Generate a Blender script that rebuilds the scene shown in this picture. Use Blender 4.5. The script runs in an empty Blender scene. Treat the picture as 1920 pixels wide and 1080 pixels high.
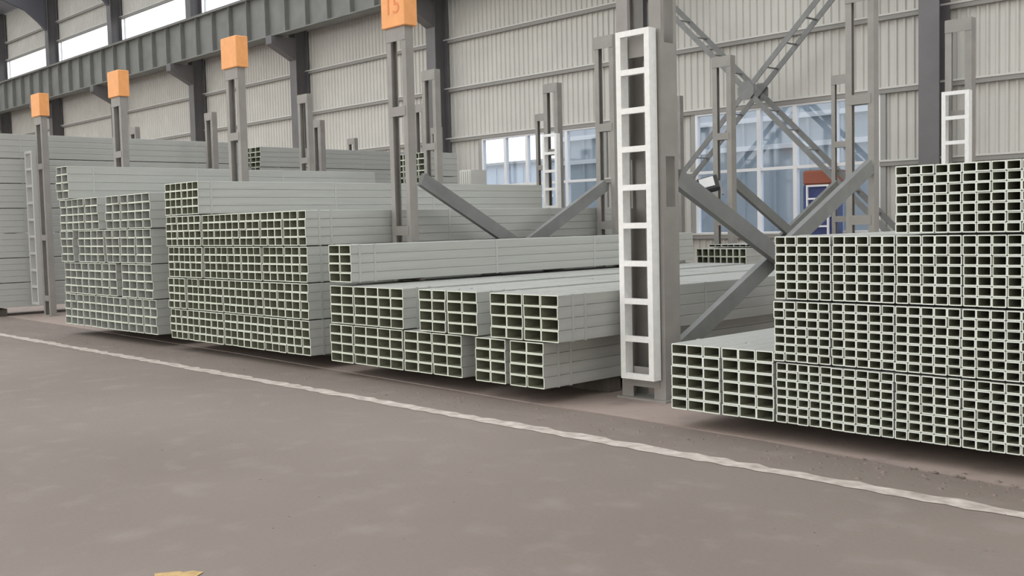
import bpy, bmesh, math, random
from mathutils import Vector, Matrix
random.seed(7)
sc = bpy.context.scene
COL = sc.collection

# ------------------------------------------------------------------ camera
YAW, PIT, ROL, FPX, EYE = 0.81172417, -0.06043394, -0.02371926, 1973.3693, 1.6
cy, sy = math.cos(YAW), math.sin(YAW)
fwd = Vector((-sy*math.cos(PIT), cy*math.cos(PIT), math.sin(PIT)))
rt = Vector((cy, sy, 0)); up = rt.cross(fwd)
r2 = rt*math.cos(ROL) + up*math.sin(ROL); u2 = -rt*math.sin(ROL) + up*math.cos(ROL)
cam = bpy.data.cameras.new('camera'); co = bpy.data.objects.new('camera', cam); COL.objects.link(co)
m = Matrix((r2, u2, -fwd)).transposed().to_4x4(); m.translation = (0, 0, EYE)
co.matrix_world = m
cam.sensor_width = 36; cam.lens = 36*FPX/1920; cam.clip_end = 500
sc.camera = co
# ------------------------------------------------------------------ world, light, exposure
w = bpy.data.worlds.new('sky'); sc.world = w; w.use_nodes = True
nt = w.node_tree; bg = nt.nodes['Background']
bg.inputs[0].default_value = (1.0, 0.985, 0.96, 1); bg.inputs[1].default_value = 1.15
sc.view_settings.view_transform = 'Standard'; sc.view_settings.look = 'None'
sc.view_settings.gamma = 1; sc.view_settings.use_curve_mapping = False
sc.view_settings.exposure = 0.70

# ------------------------------------------------------------------ materials
def mat(name, col, rough=.6, metal=0.0, var=0.0, scale=6.0, bump=0.0, stretch=None, col2=None):
    M = bpy.data.materials.new(name); M.use_nodes = True
    n = M.node_tree.nodes; l = M.node_tree.links; b = n['Principled BSDF']
    b.inputs['Roughness'].default_value = rough; b.inputs['Metallic'].default_value = metal
    b.inputs['Base Color'].default_value = (*col, 1)
    if var or col2 or bump:
        tc = n.new('ShaderNodeTexCoord'); mp = n.new('ShaderNodeMapping'); nz = n.new('ShaderNodeTexNoise')
        l.new(tc.outputs['Object'], mp.inputs[0]); l.new(mp.outputs[0], nz.inputs['Vector'])
        if stretch: mp.inputs['Scale'].default_value = stretch
        nz.inputs['Scale'].default_value = scale; nz.inputs['Detail'].default_value = 5
        rp = n.new('ShaderNodeValToRGB'); e = rp.color_ramp.elements
        c2 = col2 or tuple(min(1, c*(1+var)) for c in col)
        c1 = tuple(c*(1-var) for c in col) if not col2 else col
        e[0].position = .3; e[0].color = (*c1, 1); e[1].position = .7; e[1].color = (*c2, 1)
        l.new(nz.outputs['Fac'], rp.inputs[0]); l.new(rp.outputs[0], b.inputs['Base Color'])
        if bump:
            bp = n.new('ShaderNodeBump'); bp.inputs['Strength'].default_value = bump; bp.inputs['Distance'].default_value = .02
            l.new(nz.outputs['Fac'], bp.inputs['Height']); l.new(bp.outputs[0], b.inputs['Normal'])
    return M
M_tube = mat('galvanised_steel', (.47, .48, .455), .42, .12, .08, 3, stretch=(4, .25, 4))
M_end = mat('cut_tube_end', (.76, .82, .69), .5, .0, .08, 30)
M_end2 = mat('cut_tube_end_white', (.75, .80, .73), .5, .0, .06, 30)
M_inner = mat('shaded_tube_inside', (.25, .255, .19), .6, .05, .2, 10)  # dull olive steel, darkened to put the shade inside the tubes into the colour
M_strap = mat('steel_strap', (.50, .52, .50), .4, .3)
M_post = mat('grey_post_paint', (.30, .285, .265), .55, .1, .10, 4)
M_brace = mat('dark_brace_paint', (.20, .205, .20), .5, .1, .12, 4)
M_col = mat('slate_column_paint', (.15, .144, .147), .5, .1, .10, 1.5)
M_crane = mat('crane_beam_paint', (.21, .215, .20), .6, .1, .15, 1.2)
M_wall = mat('cladding_paint', (.585, .575, .53), .55, .05, .05, .8)
M_girt = mat('girt_shade_grey', (.30, .29, .27), .6, .1)  # shadow under the girt lip is put into this dark grey body colour
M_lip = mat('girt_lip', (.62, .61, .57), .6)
M_white = mat('white_ladder_paint', (.86, .86, .84), .45, 0, .05, 20)
M_frame = mat('window_frame_white', (.82, .83, .84), .4)
M_frame2 = mat('window_frame_grey', (.35, .35, .33), .5)
M_greyladder = mat('grey_ladder_paint', (.52, .52, .50), .5)
M_orange = mat('orange_paint', (.90, .40, .14), .5, 0, .06, 12)
M_number = mat('faded_red_number', (.80, .27, .10), .6)
M_roof = mat('roof_sheet', (.30, .31, .34), .7)
M_rafter = mat('rafter_paint', (.11, .11, .13), .6)
M_timber = mat('skid_timber', (.10, .085, .07), .8, 0, .2, 8)
M_bld = mat('outdoor_sheeting', (.44, .49, .53), .7, 0, .05, .5)
M_bld2 = mat('outdoor_sheeting_pale', (.50, .55, .60), .7, 0, .05, .5)
M_ground = mat('yard_concrete', (.36, .35, .34), .9, 0, .1, 1)
M_yellow = mat('worn_yellow_paint', (.52, .36, .16), .8, 0, .2, 20)
M_dark = mat('black_plastic', (.03, .03, .035), .5)
M_blue = mat('blue_enamel', (.05, .07, .20), .5)
M_red = mat('rust_red_paint', (.30, .09, .05), .6)
M_line = mat('worn_white_line', (.36, .31, .27), .8, 0, 0, 9, col2=(.66, .60, .55))

def floor_mat(name, c1, c2, c3):
    M = bpy.data.materials.new(name); M.use_nodes = True
    n = M.node_tree.nodes; l = M.node_tree.links; b = n['Principled BSDF']
    tc = n.new('ShaderNodeTexCoord')
    def nz(s, d=6):
        x = n.new('ShaderNodeTexNoise'); x.inputs['Scale'].default_value = s; x.inputs['Detail'].default_value = d
        l.new(tc.outputs['Object'], x.inputs['Vector']); return x
    a = nz(.35); r = n.new('ShaderNodeValToRGB'); e = r.color_ramp.elements
    e[0].position = .35; e[0].color = (*c1, 1); e[1].position = .65; e[1].color = (*c2, 1)
    l.new(a.outputs['Fac'], r.inputs[0])
    q = nz(3.2, 8); r3 = n.new('ShaderNodeValToRGB'); e = r3.color_ramp.elements
    e[0].position = .54; e[0].color = (0, 0, 0, 1); e[1].position = .72; e[1].color = (.55, .55, .55, 1)
    l.new(q.outputs['Fac'], r3.inputs[0])
    mx = n.new('ShaderNodeMix'); mx.data_type = 'RGBA'
    l.new(r3.outputs[0], mx.inputs[0]); l.new(r.outputs[0], mx.inputs[6]); mx.inputs[7].default_value = (*c3, 1)
    l.new(mx.outputs[2], b.inputs['Base Color'])
    g = nz(28, 4); bp = n.new('ShaderNodeBump'); bp.inputs['Strength'].default_value = .25; bp.inputs['Distance'].default_value = .01
    l.new(g.outputs['Fac'], bp.inputs['Height']); l.new(bp.outputs[0], b.inputs['Normal'])
    b.inputs['Roughness'].default_value = .75
    return M
M_floor = floor_mat('aisle_concrete', (.20, .165, .142), (.235, .197, .172), (.28, .238, .213))
M_floor2 = floor_mat('bay_concrete', (.33, .265, .235), (.39, .32, .285), (.22, .18, .16))

def glass_mat(name, tint, fac):
    M = bpy.data.materials.new(name); M.use_nodes = True
    n = M.node_tree.nodes; l = M.node_tree.links
    n.remove(n['Principled BSDF']); out = n['Material Output']
    t = n.new('ShaderNodeBsdfTransparent'); t.inputs[0].default_value = (*tint, 1)
    g = n.new('ShaderNodeBsdfGlossy'); g.inputs['Roughness'].default_value = .05
    mx = n.new('ShaderNodeMixShader'); mx.inputs[0].default_value = fac
    l.new(t.outputs[0], mx.inputs[1]); l.new(g.outputs[0], mx.inputs[2]); l.new(mx.outputs[0], out.inputs[0])
    return M
M_glass = glass_mat('window_glass', (.86, .92, 1.0), .08)
M_poly = glass_mat('clerestory_glazing', (.95, .97, 1.0), .03)

# ------------------------------------------------------------------ mesh helpers
def new_obj(name, bm, mats, parent=None, loc=None):
    me = bpy.data.meshes.new(name); bm.to_mesh(me); bm.free()
    for x in (mats if isinstance(mats, (list, tuple)) else [mats]): me.materials.append(x)
    return link(name, me, parent, loc)
def link(name, me, parent=None, loc=None):
    o = bpy.data.objects.new(name, me); COL.objects.link(o)
    if parent: o.parent = parent
    if loc: o.location = loc
    return o
def empty(name, loc, label, cat, group=None, rz=0):
    o = bpy.data.objects.new(name, None); COL.objects.link(o); o.location = loc; o.rotation_euler.z = rz
    o.empty_display_size = .1
    return tag(o, label, cat, group)
def tag(o, label, cat, group=None):
    o['label'] = label; o['category'] = cat
    if group: o['group'] = group
    return o
def struct(o): o['kind'] = 'structure'; return o
def box(bm, x0, x1, y0, y1, z0, z1, mi=0):
    v = [bm.verts.new(p) for p in ((x0,y0,z0),(x1,y0,z0),(x1,y1,z0),(x0,y1,z0),(x0,y0,z1),(x1,y0,z1),(x1,y1,z1),(x0,y1,z1))]
    for f in ((3,2,1,0),(4,5,6,7),(0,1,5,4),(1,2,6,5),(2,3,7,6),(3,0,4,7)):
        bm.faces.new([v[i] for i in f]).material_index = mi
def B(*boxes, bevel=0):
    bm = bmesh.new()
    for b in boxes: box(bm, *b)
    if bevel: bmesh.ops.bevel(bm, geom=bm.edges[:], offset=bevel, segments=1, affect='EDGES')
    return bm
def bar(bm, p, q, wx, wz, mi=0, roll=None):
    """box beam from p to q; wx = size across in world X (or side), wz = size across the other way"""
    p, q = Vector(p), Vector(q); d = (q-p).normalized()
    s = Vector(roll) if roll else Vector((1, 0, 0))
    s = (s - d*s.dot(d)).normalized(); t = d.cross(s)
    vs = []
    for e in (p, q):
        for a, b in ((-1,-1),(1,-1),(1,1),(-1,1)):
            vs.append(bm.verts.new(e + s*a*wx/2 + t*b*wz/2))
    for f in ((3,2,1,0),(4,5,6,7),(0,1,5,4),(1,2,6,5),(2,3,7,6),(3,0,4,7)):
        bm.faces.new([vs[i] for i in f]).material_index = mi

ORD = ['first', 'second', 'third', 'fourth', 'fifth', 'sixth', 'seventh', 'eighth']
# ------------------------------------------------------------------ tube bundles
_tc = {}
def tube_mesh(wd, h, L, t, look):
    k = (round(wd, 4), round(h, 4), round(L, 3), t, look)
    if k in _tc: return _tc[k]
    bm = bmesh.new(); g = .0008; c = .0045
    def ring(x0, x1, z0, z1, c, y):
        return [bm.verts.new((x, y, z)) for x, z in ((x0+c,z0),(x1-c,z0),(x1,z0+c),(x1,z1-c),(x1-c,z1),(x0+c,z1),(x0,z1-c),(x0,z0+c))]
    o0 = ring(g, wd-g, g, h-g, c, 0); o1 = ring(g, wd-g, g, h-g, c, L)
    ci = c*.6
    i0 = ring(g+t, wd-g-t, g+t, h-g-t, ci, 0); i1 = ring(g+t, wd-g-t, g+t, h-g-t, ci, L)
    for k2 in range(8):
        j = (k2+1) % 8
        bm.faces.new((o0[k2], o0[j], o1[j], o1[k2]))
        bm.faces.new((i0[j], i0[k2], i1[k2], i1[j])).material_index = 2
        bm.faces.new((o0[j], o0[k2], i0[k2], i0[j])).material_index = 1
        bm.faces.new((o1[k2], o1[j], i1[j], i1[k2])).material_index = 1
    bmesh.ops.recalc_face_normals(bm, faces=bm.faces[:])
    me = bpy.data.meshes.new('steel_tube'); bm.to_mesh(me); bm.free()
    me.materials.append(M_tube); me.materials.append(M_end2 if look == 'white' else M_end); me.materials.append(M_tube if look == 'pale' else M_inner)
    _tc[k] = me; return me
_sc = {}
def strap_mesh(W, Hh):
    k = (round(W, 4), round(Hh, 4))
    if k in _sc: return _sc[k]
    p = .003; d = .028
    bm = B((-p, W+p, 0, d, -p, 0), (-p, W+p, 0, d, Hh, Hh+p), (-p, 0, 0, d, 0, Hh), (W, W+p, 0, d, 0, Hh))
    me = bpy.data.meshes.new('strap'); bm.to_mesh(me); bm.free(); me.materials.append(M_strap)
    _sc[k] = me; return me
def bundle(x0, x1, z0, z1, cols, rows, label, group, y0=6.47, L=6.0, t=.006, straps=(.33, 2.1, 3.9, 5.6), jit=.012, rz=0, look=''):
    g = .004
    r = empty('tube_bundle', (x0+g, y0 + random.uniform(-jit, jit)*1.5, z0+.001), label, 'tube bundle', group, rz)
    W = x1-x0-2*g; Hh = z1-z0-.009; tw = W/cols; th = Hh/rows
    me = tube_mesh(tw, th, L, t, look)
    for j in range(rows):
        for i in range(cols):
            link('steel_tube', me, r, (i*tw, random.uniform(-jit, jit), j*th))
    sm = strap_mesh(W, Hh)
    for s in straps:
        link('strap', sm, r, (0, s, 0))
    return r


# ------------------------------------------------------------------ setting: floor
groove = [(-75, 8.4), (-18.7, 7.0), (-12.4, 6.8), (-6.95, 6.54), (-4.2, 6.47), (-2.33, 6.25), (14, 5.2)]
def slab(name, side):
    bm = bmesh.new(); vt = []
    gp = [(x, y - side*.024) for x, y in groove]
    far = (-14 if side > 0 else 21.4)
    if side > 0: pts = gp + [(14, far), (-75, far)]
    else: pts = [(-75, far), (14, far)] + gp[::-1]
    if side > 0: pts = pts[::-1]
    if side < 0: pts = pts[::-1]
    top = [bm.verts.new((x, y, 0)) for x, y in pts]; bot = [bm.verts.new((x, y, -.06)) for x, y in pts]
    bm.faces.new(top); n = len(pts)
    bm.faces.new(bot[::-1])
    for i in range(n): bm.faces.new((top[i], bot[i], bot[(i+1) % n], top[(i+1) % n]))
    bmesh.ops.recalc_face_normals(bm, faces=bm.faces[:])
    return bm
struct(new_obj('floor', slab('floor', 1), M_floor))
struct(new_obj('floor', slab('floor', -1), M_floor2))
bm = B((-120, 60, -60, 120, -.3, -.06)); struct(new_obj('yard_ground', bm, M_ground))
bm = bmesh.new(); ga = [bm.verts.new((x, y-.023, -.02)) for x, y in groove]; gb = [bm.verts.new((x, y+.023, -.02)) for x, y in groove]
for i in range(len(groove)-1): bm.faces.new((ga[i], ga[i+1], gb[i+1], gb[i]))
o = struct(new_obj('trim_1', bm, M_dark)); o['label'] = 'thin dark expansion joint in the floor'
# painted line, ragged edges
bm = bmesh.new(); a = []; b_ = []
x = -60.0
while x < 12:
    e = random.uniform(-.02, .02)
    a.append(bm.verts.new((x, 5.64+e, .003))); b_.append(bm.verts.new((x, 5.79+random.uniform(-.03, .03), .003)))
    x += .12
for i in range(len(a)-1): bm.faces.new((a[i], a[i+1], b_[i+1], b_[i]))
o = new_obj('painted_line', bm, M_line); tag(o, 'long worn white line painted on the concrete along the aisle', 'floor marking')
# orange mark at bottom edge
bm = bmesh.new()
pts = [(-4.70, 2.10), (-4.42, 1.98), (-4.50, 2.20), (-4.545, 2.27), (-4.60, 2.245), (-4.615, 2.20), (-4.64, 2.20)]
bm.faces.new([bm.verts.new((x, y, .004)) for x, y in pts]); bmesh.ops.recalc_face_normals(bm, faces=bm.faces[:])
o = new_obj('painted_mark', bm, M_yellow); tag(o, 'faded orange yellow paint mark on the aisle floor, cut by the bottom edge', 'floor marking')
# crumbs of dirt between line and joint
bm = bmesh.new()
for i in range(620):
    X = -2 - 20*random.random()**1.7; Yy = random.uniform(5.9, 6.4) if random.random() < .8 else random.uniform(2.5, 6)
    s = random.uniform(.004, .017) * (1 if Yy > 5.85 else .5)
    vs = [bm.verts.new((X+s*random.uniform(1, 2.6)*math.cos(k*1.57+.5), Yy+s*random.uniform(.8, 1.6)*math.sin(k*1.57+.5), 0)) for k in range(4)]
    tp = bm.verts.new((X, Yy, s*.7))
    for k in range(4): bm.faces.new((vs[k], vs[(k+1) % 4], tp))
o = new_obj('dirt_crumbs', bm, mat('dirt', (.20, .16, .14), .9, 0, .3, 40)); tag(o, 'scattered crumbs of dirt along the aisle floor beside the white line', 'dirt'); o['kind'] = 'stuff'

# ------------------------------------------------------------------ setting: back wall
WY = 21.2
COLX = [-9.55 - 7.75*k for k in range(-1, 9)]       # column centres
ZS = [0, 1.25, 2.75, 4.27, 5.79, 7.27, 8.77, 10.3]  # girt heights
wall = struct(new_obj('wall_back', B((-72, 8, WY+.06, WY+.10, 0, .25)), M_girt))
_cm = {}
def corr(wd, h):
    k = (round(wd, 3), round(h, 3))
    if k in _cm: return _cm[k]
    bm = bmesh.new(); p = .19; n = max(1, round(wd/p)); p = wd/n; prof = []
    for i in range(n):
        prof += [(i*p, .035), (i*p+p*.52, .035), (i*p+p*.64, 0), (i*p+p*.88, 0)]
    prof.append((wd, .035))
    lo = [bm.verts.new((x, y, 0)) for x, y in prof]; hi = [bm.verts.new((x, y, h)) for x, y in prof]
    for i in range(len(prof)-1): bm.faces.new((lo[i], lo[i+1], hi[i+1], hi[i]))
    me = bpy.data.meshes.new('cladding_panel'); bm.to_mesh(me); bm.free(); me.materials.append(M_wall)
    _cm[k] = me; return me
def panel(x0, x1, z0, z1): link('cladding_panel', corr(x1-x0, z1-z0), wall, (x0, WY, z0))
WIN = {0: (-15.65, -10.85), 1: (-23.45, -18.65)}
edges = sorted(COLX)
for i in range(len(edges)-1):
    x0, x1 = edges[i], edges[i+1]
    win = None
    for wv in WIN.values():
        if wv[0] > x0 and wv[1] < x1: win = wv
    for j in range(len(ZS)-1):
        if win and j in (1, 2):
            panel(x0, win[0], ZS[j], ZS[j+1]); panel(win[1], x1, ZS[j], ZS[j+1])
        else: panel(x0, x1, ZS[j], ZS[j+1])
    panel(x0, x1, 11.62, 12.6); panel(x0, x1, 12.6, 14.2)
    for z in ZS[1:] + [11.62, 12.6]:
        segs = [(x0, x1)]
        if win and z == 2.75: segs = [(x0, win[0]), (win[1], x1)]
        for s0, s1 in segs:
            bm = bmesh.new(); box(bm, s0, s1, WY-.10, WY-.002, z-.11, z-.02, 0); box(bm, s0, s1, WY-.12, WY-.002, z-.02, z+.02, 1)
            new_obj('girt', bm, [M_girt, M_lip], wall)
# clerestory windows
n = 2
for i in range(len(edges)-1):
    n += 1
    x0, x1 = edges[i]+.25, edges[i+1]-.25
    fr = struct(new_obj('window_%d' % n, B((x0, x1, WY, WY+.06, 10.3, 10.36), (x0, x1, WY, WY+.06, 11.56, 11.62), (x0, x0+.06, WY, WY+.06, 10.36, 11.56), (x1-.06, x1, WY, WY+.06, 10.36, 11.56)), M_frame))
    new_obj('pane', B((x0+.06, x1-.06, WY+.02, WY+.03, 10.36, 11.56)), M_poly, fr)
# big windows
def window(name, x0, x1, z0, z1, mull, trans):
    f = .07; y0, y1 = WY-.06, WY+.05
    bm = B((x0, x1, y0, y1, z0, z0+f), (x0, x1, y0, y1, z1-f, z1), (x0, x0+f, y0, y1, z0+f, z1-f), (x1-f, x1, y0, y1, z0+f, z1-f))
    fr = struct(new_obj(name, bm, M_frame))
    xs = [x0+f] + [v for mm in mull for v in (mm-.05, mm+.05)] + [x1-f]
    for mm in mull: new_obj('mullion', B((mm-.05, mm+.05, y0, y1, z0+f, z1-f)), M_frame, fr)
    for k in range(0, len(xs), 2):
        a, b = xs[k], xs[k+1]
        new_obj('transom', B((a, b, y0+.01, y1, trans-.035, trans+.035)), M_frame, fr)
        new_obj('pane', B((a, b, WY, WY+.01, z0+f, trans-.035)), M_glass, fr)
        new_obj('pane', B((a, b, WY, WY+.01, trans+.035, z1-f)), M_glass, fr)
    # dark outer jamb
    for q in ((x0-.12, x0, y0, y1, z0-.1, z1), (x1, x1+.12, y0, y1, z0-.1, z1), (x0, x1, y0, y1, z0-.1, z0)): new_obj('jamb', B(q), M_frame2, fr)
    return fr
window('window_1', -15.65, -10.85, 1.22, 4.18, [-13.85, -12.9, -11.9], 2.74)
window('window_2', -23.45, -18.65, 1.22, 4.18, [-22.45, -21.55, -20.0], 2.74)

# unseen ends of the hall; right wall added to block light from that side
struct(new_obj('wall_right_light_block', B((9.0, 9.1, -14, 21.3, 0, 15.5)), M_wall))
struct(new_obj('wall_left', B((-72.2, -72.1, -14, 21.3, 0, 15.5)), M_wall))
# columns
def hcol(x, k):
    r = empty('steel_column', (x, 20.6, 0), '%s' % COLLAB[k], 'column', 'steel columns along the back wall')
    new_obj('shaft', B((-.21, .21, 0, .03, .04, 14.2), (-.21, .21, .49, .52, .04, 14.2), (-.015, .015, .03, .49, .04, 14.2)), M_col, r)
    new_obj('base_plate', B((-.3, .3, -.06, .58, 0, .04)), M_col, r)
    bm = bmesh.new()
    vs = [(0, 8.38), (-.95, 8.38), (-.95, 8.1), (0, 7.6)]
    f = [bm.verts.new((-.19, y, z)) for y, z in vs]; g2 = [bm.verts.new((.19, y, z)) for y, z in vs]
    bm.faces.new(f); bm.faces.new(g2[::-1])
    for i in range(4): bm.faces.new((f[i], g2[i], g2[(i+1) % 4], f[(i+1) % 4]))
    bmesh.ops.recalc_face_normals(bm, faces=bm.faces[:])
    new_obj('corbel', bm, M_col, r)
    return r
COLLAB = ['steel wall column just beyond the right edge of the picture',
 'steel wall column with lit front flange, right of the crossed lattice brace',
 'steel wall column hidden behind the tall post with the long white ladder',
 'dark steel wall column left of the bright window, reaching the top edge',
 'dark steel wall column with a corbel, between the two middle orange boxes',
 'dark steel wall column with a corbel just left of the second largest orange box',
 'dark steel wall column right behind the third orange box from the right',
 'dark steel wall column right of the smallest orange box, at upper left',
 'dark steel wall column at the far left edge of the picture',
 'farthest steel wall column, beyond the left edge of the picture']
for k, x in enumerate(COLX): hcol(x, k)

# crane runway beam
r = empty('crane_runway_beam', (0, 19.95, 8.39), 'long riveted looking crane runway beam with stiffeners carried on the wall column corbels', 'crane beam')
X0, X1 = -71, 5
new_obj('beam', B((X0, X1, -.2, .2, 0, .04), (X0, X1, -.2, .2, 1.5, 1.54), (X0, X1, -.01, .01, .04, 1.5)), M_crane, r)
sm = None
x = -70.6
while x < 5:
    if sm is None:
        s = new_obj('stiffener', B((-.012, .012, -.18, -.012, .04, 1.5)), M_crane, r); sm = s.data; s.location.x = x
    else: link('stiffener', sm, r, (x, 0, 0))
    x += 1.29
new_obj('crane_rail', B((X0, X1, -.04, .04, 1.542, 1.65)), M_col, r)

# roof : rafters and sheets with unseen rooflight strips, widened for more light from above
for k, x in enumerate(COLX):
    bm = bmesh.new()
    prof = [(20.58, 12.1), (20.58, 14.16), (-12, 17.0), (-12, 16.4), (16.5, 13.75), (18.2, 13.5), (19.6, 13.0), (20.2, 12.5)]
    f = [bm.verts.new((x-.12, y, z)) for y, z in prof]; g2 = [bm.verts.new((x+.12, y, z)) for y, z in prof]
    bm.faces.new(f); bm.faces.new(g2[::-1]); n_ = len(prof)
    for i in range(n_): bm.faces.new((f[i], g2[i], g2[(i+1) % n_], f[(i+1) % n_]))
    bmesh.ops.recalc_face_normals(bm, faces=bm.faces[:])
    o = new_obj('roof_rafter', bm, M_rafter)
    tag(o, 'dark tapered roof rafter with curved haunch at the upper left corner' if k == 7 else 'dark roof rafter above the picture, %s from the right' % (ORD+['ninth', 'tenth'])[k], 'rafter', 'roof rafters')
def roof_strip(x0, x1, y0, y1):
    za, zb = 14.22+(21.5-y0)*.0875, 14.22+(21.5-y1)*.0875
    bm = bmesh.new()
    v = [bm.verts.new(p) for p in ((x0,y0,za),(x1,y0,za),(x1,y1,zb),(x0,y1,zb),(x0,y0,za+.08),(x1,y0,za+.08),(x1,y1,zb+.08),(x0,y1,zb+.08))]
    for f in ((3,2,1,0),(4,5,6,7),(0,1,5,4),(1,2,6,5),(2,3,7,6),(3,0,4,7)): bm.faces.new([v[i] for i in f])
    return bm
ceil = struct(new_obj('ceiling', roof_strip(-72, 8, 19.4, 21.5), M_roof))
for (a, b) in ((13.2, 13.6), (6.7, 7.1), (-1.0, .6)):
    new_obj('roof_sheet', roof_strip(-72, 8, a, b), M_roof, ceil)
for (a, b) in ((13.6, 19.4), (7.1, 13.2), (.6, 6.7)):
    new_obj('rooflight', roof_strip(-72, 8, a, b), M_poly, ceil)

# lattice X brace between columns (double planes with lacing)
r = empty('lattice_cross_brace', (-13.38, 19.98, 4.42), 'large crossed laced steel brace between two wall columns in front of the window', 'brace')
hw = 3.58
for sgn in (1, -1):
    hh = hw*.965; off = .012*sgn
    for yy in (0, .50):
        bm = bmesh.new(); bar(bm, (-hw, yy+off, sgn*hh), (hw, yy+off, -sgn*hh), .02, .12, roll=(0, 1, 0))
        new_obj('chord', bm, M_brace, r)
    nst = 15
    for i in range(nst):
        t = (i+.5)/nst*2-1
        if abs(t) < .09: continue
        c = Vector((t*hw, 0, -sgn*t*hh))
        b2 = bmesh.new(); bar(b2, c+Vector((0, .01+off, 0)), c+Vector((.0, .49+off, .0)), .04, .025)
        new_obj('lacing_bar', b2, M_brace, r)
for y0 in (-.04, .525):
    bm = bmesh.new()
    ring = [(math.cos(a*math.pi/4+.39)*.22, math.sin(a*math.pi/4+.39)*.22) for a in range(8)]
    f = [bm.verts.new((x, y0, z)) for x, z in ring]; g2 = [bm.verts.new((x, y0+.015, z)) for x, z in ring]
    bm.faces.new(f); bm.faces.new(g2[::-1])
    for i in range(8): bm.faces.new((f[i], g2[i], g2[(i+1) % 8], f[(i+1) % 8]))
    bmesh.ops.recalc_face_normals(bm, faces=bm.faces[:])
    new_obj('gusset_plate', bm, M_brace, r)

# ------------------------------------------------------------------ outside
def ext(x0, x1, y0, y1, z, matn, label, trims):
    r = empty('outdoor_building', (x0, y0, -.06), label, 'building')
    new_obj('wall', B((0, x1-x0, 0, y1-y0, 0, z)), matn, r)
    for tz in trims: new_obj('eaves_trim', B((0, x1-x0, -.12, 0, tz-.08, tz+.08)), M_frame, r)
    nb = int((x1-x0)/1.2)
    b = None
    for i in range(1, nb):
        if b is None: b = new_obj('rib', B((-.04, .04, -.08, 0, 0, z-.2)), matn, r); b.location.x = 1.2*i; b = b.data
        else: link('rib', b, r, (1.2*i, 0, 0))
    new_obj('roof', B((-.2, x1-x0+.2, -.3, y1-y0, z, z+.15)), M_frame2, r)
ext(-75, -43.7, 45, 55, 5.35, M_bld2, 'low pale blue grey shed seen through the left window', (3.3,))
ext(-28.6, -8, 30, 40, 9.0, M_bld, 'tall blue grey sheeted building close behind the right window', (3.98, 4.9))

# blue cabinet with red top near the window
r = empty('machine_cabinet', (-12.45, 20.72, 0), 'dark blue machine cabinet with rust red top behind the foot of the lattice brace', 'machine')
new_obj('body', B((0, .75, 0, .4, .05, 2.3), bevel=.02), M_blue, r)
new_obj('top_cover', B((.02, .8, -.05, .42, 2.3, 2.62), bevel=.04), M_red, r)
new_obj('plinth', B((.05, .7, .03, .37, 0, .05)), M_dark, r)
new_obj('handrail', B((.15, .19, -.12, -.08, 1.2, 2.3), (.65, .69, -.12, -.08, 1.2, 2.3), (.19, .65, -.12, -.08, 2.26, 2.3), (.19, .65, -.12, -.08, 1.98, 2.02), (.19, .65, -.12, -.08, 1.68, 1.72), (.19, .65, -.12, -.08, 1.38, 1.42), (.15, .19, -.08, 0, 1.6, 1.64), (.65, .69, -.08, 0, 1.6, 1.64)), M_frame, r)

# ------------------------------------------------------------------ rack posts
def post(x, y, top, label, group, wd=.36, d=.115, mem=.075, bat=(.3, 1.5, 2.88), bh=.11, cap=True, mat_=None, orange=False, number=None, side_open=None):
    mat_ = mat_ or M_post
    r = empty('rack_post', (x, y, 0), label, 'post', group)
    t = .012; h = wd/2
    for s in (-1, 1):
        xo = s*h; xi = s*(h-mem)
        a, b = min(xo, xi), max(xo, xi)
        wa, wb = (xo-t, xo) if s > 0 else (xo, xo+t)
        bx = [(a, b, 0, t, .02, top), ((a, b) if side_open else ((a, a+.05) if s < 0 else (b-.05, b))) + (d-t, d, .02, top)]
        if side_open:
            bx += [(wa, wb, t, .045, .02, top), (wa, wb, d-.045, d-t, .02, top)]
            z = .02
            for (q0, q1) in list(side_open)+[(top, top)]:
                if q0 > z: bx.append((wa, wb, .045, d-.045, z, q0))
                z = q1
        else: bx.append((wa, wb, t, d-t, .02, top))
        new_obj('upright', B(*bx), mat_, r)
    for y0 in (-.006, d):
        bm_ = None
        for z in bat:
            if bm_ is None:
                o = new_obj('batten', B((-h+mem*.5, h-mem*.5, y0, y0+.006, 0, bh)), mat_, r); bm_ = o.data; o.location.z = z
            else: link('batten', bm_, r, (0, 0, z))
    if cap: new_obj('cap_plate', B((-h, h, -.008, 0, top-.16, top), (-h, h, 0, d, top, top+.012)), mat_, r)
    new_obj('base_plate', B((-h-.03, h+.03, -.04, d+.04, 0, .02)), mat_, r)
    if orange:
        w2 = .22
        bxo = new_obj('number_box', B((-w2, w2, -.04, d+.04, top, top+.44), bevel=.008), M_orange, r)
        bxo['label'] = 'orange painted box'
        if number:
            cu = bpy.data.curves.new('number', 'FONT'); cu.body = number; cu.size = .30; cu.extrude = .001; cu.align_x = 'CENTER'
            to = bpy.data.objects.new('number', cu); COL.objects.link(to); to.parent = bxo
            to.location = (0, -.0425, top+.15); to.rotation_euler = (math.pi/2, 0, 0)
            bpy.context.view_layer.update(); me = bpy.data.meshes.new_from_object(to); bpy.data.objects.remove(to)
            me.materials.clear(); me.materials.append(M_number)
            link('number', me, bxo, (0, -.0425, top+.15)).rotation_euler = (math.pi/2, 0, 0)
    return r
GA = 'orange topped posts along the aisle'
post(-5.99, 7.28, 3.9, 'tall wide grey post carrying the long white ladder, nearest the camera', GA, wd=.5, d=.22, mem=.13, bat=(.12, 3.04), bh=.18, side_open=((1.72, 2.16), (3.14, 3.82)), orange=True)
post(-9.94, 7.65, 3.93, 'grey slotted post with the largest orange box, at top centre', GA, bat=(.3, 1.5, 2.9), orange=True, number='15')
post(-13.81, 7.65, 3.93, 'grey slotted post with the second largest orange box', GA, bat=(.3, 1.5, 2.9), orange=True)
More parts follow.
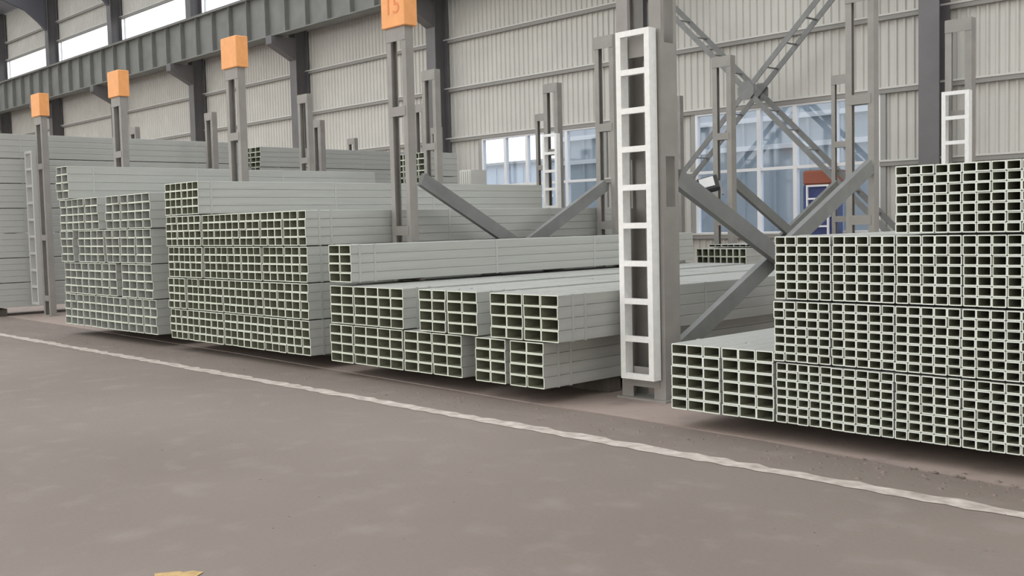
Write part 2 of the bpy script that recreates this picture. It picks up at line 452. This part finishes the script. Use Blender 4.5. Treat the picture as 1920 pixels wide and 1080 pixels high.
post(-17.80, 7.65, 3.93, 'grey slotted post with the third orange box from the right', GA, bat=(.3, 1.5, 2.9), orange=True, number=None)
post(-21.48, 7.65, 3.93, 'grey slotted post with the smallest orange box, beside the ladder at far left', GA, bat=(.3, 1.5, 2.9), orange=True)
RB = {-6.05: 'tall grey slotted post right of the lattice brace centre, carrying a diagonal brace',
      -9.93: 'grey slotted post half hidden just left of the long white ladder',
      -13.83: 'grey slotted post left of the bright window in front of a dark column',
      -17.70: 'grey slotted post between the two largest orange boxes',
      -21.5: 'thin grey post just left of the post with the second largest orange box',
      -25.4: 'short looking far post right of the third orange box'}
for x, lb in RB.items(): post(x, 11.3, 4.2, lb, 'second row of rack posts', wd=.35)
RC = {-6.20: 'grey post with a white ladder above the right tube stack',
      -10.02: 'grey slotted post in front of the left part of the right window',
      -13.86: 'dark post behind the short ladder beside the bright window',
      -17.8: 'grey post hidden behind a nearer post left of the bright window',
      -21.75: 'thin far post right of the wall column between the two largest orange boxes',
      -25.6: 'short far post right of the second largest orange box'}
for x, lb in RC.items(): post(x, 14.25, 4.2, lb, 'third row of rack posts', d=.13, mem=.09)
RD = {-10.0: 'grey post left of the tall slotted post at the lower lattice leg',
      -13.85: 'narrow far post right of the tall post with the long white ladder',
      -17.8: 'far post beside the small ladder, lower than the post in front of it',
      -21.75: 'small far post right of the dark column left of the bright window',
      -25.6: 'small far post top seen behind the back tube bundles'}
for x, lb in RD.items(): post(x, 17.95, 4.2, lb, 'back row of rack posts')

# ladders
def ladder(x0, x1, y, z0, z1, n, label, mat_=None):
    mat_ = mat_ or M_white
    r = empty('ladder', (x0, y, z0), label, 'ladder', 'white ladders fixed to the posts')
    W = x1-x0; Hh = z1-z0; f = .055
    new_obj('rail', B((0, f, 0, .10, 0, Hh)), mat_, r); new_obj('rail', B((W-f, W, 0, .10, 0, Hh)), mat_, r)
    me = None
    for i in range(n):
        z = i*(Hh-.05)/(n-1)
        if me is None: o = new_obj('rung', B((f, W-f, 0, .045, 0, .05)), mat_, r); me = o.data; o.location.z = z
        else: link('rung', me, r, (0, 0, z))
    return r
ladder(-6.15, -5.775, 7.16, .20, 3.26, 10, 'long white ladder on the big post in the centre right of the picture')
ladder(-22.06, -21.665, 7.56, .22, 3.28, 10, 'long grey ladder at the far left, seen edge on beside the post', M_greyladder)
ladder(-6.36, -5.99, 14.1, .22, 3.24, 10, 'short looking white ladder rising above the right tube stack')
ladder(-13.95, -13.58, 14.1, .22, 3.26, 10, 'small white ladder at the right side of the bright window')

# diagonal braces
def dbrace(x, y0, z0, y1, z1, label, wz=.16):
    bm = bmesh.new(); bar(bm, (0, 0, 0), (0, y1-y0, z1-z0), .07, wz)
    o = new_obj('diagonal_brace', bm, M_brace); o.location = (x, y0, z0); tag(o, label, 'brace', 'diagonal braces between the posts')
dbrace(-9.80, 7.86, 2.16, 11.25, .35, 'dark diagonal brace falling to the right from the post with the largest orange box')
dbrace(-9.90, 11.25, 2.12, 7.86, .4, 'dark diagonal brace falling to the left from beside the long white ladder')
dbrace(-5.80, 7.55, 1.98, 11.25, .25, 'dark diagonal brace falling to the right from the post with the long ladder')
dbrace(-5.90, 11.25, 2.16, 7.55, .36, 'long grey diagonal brace rising from behind the low tube bundles to the right post')
dbrace(-9.95, 14.45, 2.2, 17.9, .45, 'dark diagonal brace in front of the right window, falling right from its post')
dbrace(-10.05, 17.9, 2.2, 14.45, .45, 'far dark diagonal brace behind the low right stack')
dbrace(-6.12, 14.45, 2.2, 17.9, .4, 'far diagonal brace hidden behind the right stack, falling backwards')

# floodlight on the right brace
r = empty('floodlight', (-5.80, 8.05, 1.86), 'small floodlight with a bright face on top of the right diagonal brace', 'lamp')
r.rotation_euler = (math.radians(-25), math.radians(-14), math.radians(35))
r.scale = (.75, .8, .8)
new_obj('housing', B((-.13, .13, .0, .09, .02, .20), bevel=.012), M_dark, r)
new_obj('lens', B((-.10, .08, -.008, 0, .06, .18)), M_frame, r)
new_obj('bracket', B((-.15, -.13, .03, .06, -.06, .12)), M_post, r)
new_obj('bracket', B((.13, .15, .03, .06, -.06, .12)), M_post, r)

# ------------------------------------------------------------------ stacks
def skids(x0, x1, ys, label):
    for i, y in enumerate(ys):
        o = new_obj('support_beam', B((0, x1-x0, 0, .16, 0, .145), bevel=.004), M_timber); o.location = (x0, y, 0)
        tag(o, label, 'support', 'support beams under the stacks')
# right stack: 60x90 tubes, five columns by seven rows
g = 'bundles of the tall right stack'
xs = [-4.125, -3.68, -3.225, -2.79, -2.34, -1.89]; zs = [.145, .588, 1.027, 1.482, 1.925]
tn = ['bottom', 'second', 'third', 'top']; cn = ['leftmost', 'second from left', 'third from left', 'fourth from left', 'fifth from left']
for j in range(4):
    for i in range(5):
        if j == 3 and i < 2: continue
        x0, x1 = xs[i], xs[i+1]
        if j == 3: lab = 'small rectangular tube bundle on top of the tall right stack, %s' % ['', '', 'its leftmost', 'its middle', 'its rightmost, outside the picture'][i]
        else: lab = 'small rectangular tube bundle, %s in %s tier of the tall right stack' % (cn[i], tn[j])
        dz = random.uniform(-.002, .002); dx = random.uniform(-.004, .004)
        bundle(x0+dx*.3, x1+dx*.3, zs[j], zs[j+1]-.004, 5, 7, lab, g, t=.0072, jit=.008, look='white')
skids(-5.0, -2.0, (7.8, 9.4, 11.3), 'dark support beam on the floor under the tall right stack')
g = 'bundles of the low stack left of the right stack'
bundle(-5.045, -4.585, .145, .66, 3, 6, 'left bundle of flat tubes in the low stack beside the tall right stack', g, t=.0085, jit=.006, look='white')
bundle(-4.58, -4.13, .145, .66, 3, 6, 'right bundle of flat tubes in the low stack touching the tall right stack', g, t=.0085, jit=.006, look='white')
# stack four (centre): 200x100 tubes
g = 'bundles of the centre stack'
Z = [.15, .57, .99, 1.425]
c4 = 'wide flat tube bundle, '
s4 = [(-9.73, -9.30, 'leftmost in bottom tier of centre stack'), (-9.30, -8.87, 'second from left in bottom tier of centre stack'),
      (-8.87, -8.44, 'third from left in bottom tier of centre stack'), (-8.43, -7.99, 'fourth from left in bottom tier of centre stack'),
      (-7.98, -7.54, 'fifth from left in bottom tier of centre stack, beside gap'), (-7.34, -6.925, 'second from right in bottom tier of centre stack'),
      (-6.875, -6.44, 'at right end of the bottom tier of the centre stack')]
for a, b, lb in s4: bundle(a, b, Z[0], Z[1]-.003, 2, 4, c4+lb, g, t=.0085, jit=.006, straps=(.17, .33, 2.1, 3.9))
s4 = [(-9.71, -9.275, 'leftmost in second tier of centre stack'), (-9.27, -8.84, 'second from left in second tier of centre stack'),
      (-8.83, -8.405, 'third from left in second tier of centre stack'), (-8.165, -7.755, 'fourth from left in second tier of centre stack, beside gap'),
      (-7.72, -7.285, 'fifth from left in second tier of centre stack'), (-7.115, -6.69, 'second from right in second tier of centre stack'),
      (-6.685, -6.25, 'overhanging the right end of the centre stack, second tier')]
for a, b, lb in s4: bundle(a, b, Z[1], Z[2], 2, 4, c4+lb, g, t=.0085, jit=.006, straps=(.17, .33, 2.1, 3.9))
bundle(-9.715, -9.29, 1.02, 1.43, 2, 4, 'single long bundle of flat tubes lying on top of the centre stack', g, t=.0085, jit=.004, straps=(.10, .30, 2.1, 3.85))
bm = B((0, .42, 0, .06, 0, .027)); o = new_obj('packing_strip', bm, M_timber); o.location = (-9.71, 7.4, .993); tag(o, 'thin packing strip under the single bundle on top of the centre stack', 'packing')
o = new_obj('packing_strip', B((0, .42, 0, .06, 0, .027)), M_timber); o.location = (-9.71, 11.2, .993); tag(o, 'rear packing strip under the single bundle on top of the centre stack', 'packing')
skids(-9.7, -6.5, (7.4, 9.4, 11.4), 'dark support beam on the floor under the centre stack')
# stack three: 165x105 tubes
g = 'bundles of the square tube stack'
tn3 = ['bottom', 'second', 'third', 'fourth']
Z = [.165, .578, .998, 1.415, 1.825]
for j in range(4):
    for i in range(7):
        a = -13.595 + i*.4915; b = a + .489
        j2 = random.uniform(-.008, .008)
        dz = random.choice((0, .006)) if j == 3 else 0
        bundle(a, b, Z[j]+0, Z[j+1]-.004+dz*0, 3, 4, 'near square tube bundle, %s from left, %s tier of the wide square tube stack' % (ORD[i], tn3[j]), g, t=.009, jit=.010, straps=(.17, .33, 2.1, 3.9))
for i in range(2):
    a = -13.625 + i*.49
    bundle(a, a+.487, 1.828, 2.262, 3, 4, L=6.3, label='%s of the two bundles on top of the wide square tube stack' % ('left' if i == 0 else 'right'), group=g, t=.009, jit=.010, straps=(.17, 2.1, 3.9))
skids(-13.5, -10.2, (7.4, 9.4, 11.4), 'dark support beam on the floor under the wide square tube stack')
# stack two: 240x125 tubes
g = 'bundles of the flat tube stack'
Z = [.17, .672, 1.17, 1.67, 2.17]
lay = [[-17.33+.478*i for i in range(7)],
       [-17.35, -16.87, -16.39, -15.83, -15.01, -14.53],
       [-17.36, -16.70, -16.22, -15.74, -15.27, -14.54],
       [-17.38, -16.90, -16.33, -15.58, -15.09, -14.55]]
lay[1] = [-17.33, -16.86, -16.39, -15.92-.0, -15.10-.0, -14.52]
lay[1] = [-17.34, -16.83, -16.32, -15.81, -15.11, -14.58]
lay[2] = [-17.37, -16.71, -16.18, -15.65, -15.12, -14.59]
lay[3] = [-17.39, -16.86, -16.38, -15.60, -15.09, -14.57]
for j in range(4):
    L = lay[j]
    for i, a in enumerate(L):
        nxt = L[i+1] if i+1 < len(L) else -14.04
        b = min(a + (.50 if j else .475), nxt-.004) if not (j == 1) else min(a+.505, nxt-.004)
        bundle(a, b, Z[j], Z[j+1]-.003, 2, 4, 'flat tube bundle, %s from left, %s tier of the second stack from left' % (ORD[i], tn3[j]), g, t=.009, jit=.012, straps=(.4, 2.2, 3.9), look='pale')
bundle(-17.48, -16.99, 2.172, 2.70, 2, 4, 'single bundle of flat tubes on top of the second stack from left', g, t=.009, straps=(.4, 2.2, 3.9), look='pale')
skids(-17.3, -14.1, (7.4, 9.4, 11.4), 'dark support beam on the floor under the second stack from left')
# stack one: far left, seen from the side
g = 'bundles of the far left stack'
for j in range(7):
    z0 = .17+.498*j
    bundle(-22.73, -22.23, z0, z0+.495, 2, 4, 'long bundle on outer side of the far left stack, %s tier up' % ORD[j], g, y0=6.45, t=.009, straps=(1.1, 3.0, 4.9))
    bundle(-23.24, -22.74, z0, z0+.495, 2, 4, 'bundle in hidden second row of the far left stack, %s tier up' % ORD[j], g, y0=6.45, t=.009, straps=())
skids(-23.2, -22.3, (7.0, 9.4, 11.4), 'dark support beam on the floor under the far left stack')
# back bay stacks
g = 'bundles in the back bays'
def backstack(x0, x1, tiers, z1, cols, rows, nb, desc, y0=13.25, L=6.0, t=.009):
    h = (z1-.17)/tiers
    for j in range(tiers):
        for i in range(nb):
            wd = (x1-x0)/nb
            side = '' if nb == 1 else (['left ', 'right '][i] if nb == 2 else ['left ', 'middle ', 'right '][i])
            bundle(x0+i*wd, x0+(i+1)*wd-.003, .17+j*h, .17+(j+1)*h-.003, cols, rows, '%sbundle, %s tier up, %s' % (side, ORD[j], desc), g, y0=y0, L=L, t=t, straps=(.5, 3) if L > 2 else (.4,))
    skids(x0+.05, x1-.05, ((y0+.8, y0+L-1) if L > 2 else (y0+.1, y0+L-.25)), 'dark support beam under the ' + desc)
backstack(-23.62, -22.72, 7, 3.63, 2, 4, 2, 'high back stack right of the second orange post', L=5.2)
backstack(-17.35, -16.32, 6, 3.08, 2, 4, 2, 'back stack just right of the largest orange post', L=.8)
backstack(-9.82, -8.92, 2, 1.17, 4, 4, 2, 'low back stack seen over the centre stack', L=4.3)
o = empty('metal_crate', (-15.46, 13.35, 0), 'small pale upright metal crate left of the bright window', 'crate')
bx = [(0, .32, 0, .4, 0.02, 2.66)]
new_obj('body', B(*bx), mat('pale_crate', (.62, .62, .58), .6, 0, .05, 8), o)
for i in range(5): new_obj('slat', B((.01+i*.062, .05+i*.062, -.015, 0, .05, 2.64)), M_lip, o)
# thin bundles lying over the low back stack
bundle(-9.82, -8.92, 1.172, 1.22, 8, 1, 'thin layer of white tubes lying on the low back stack', g, y0=13.6, L=5.5, t=.004, straps=())
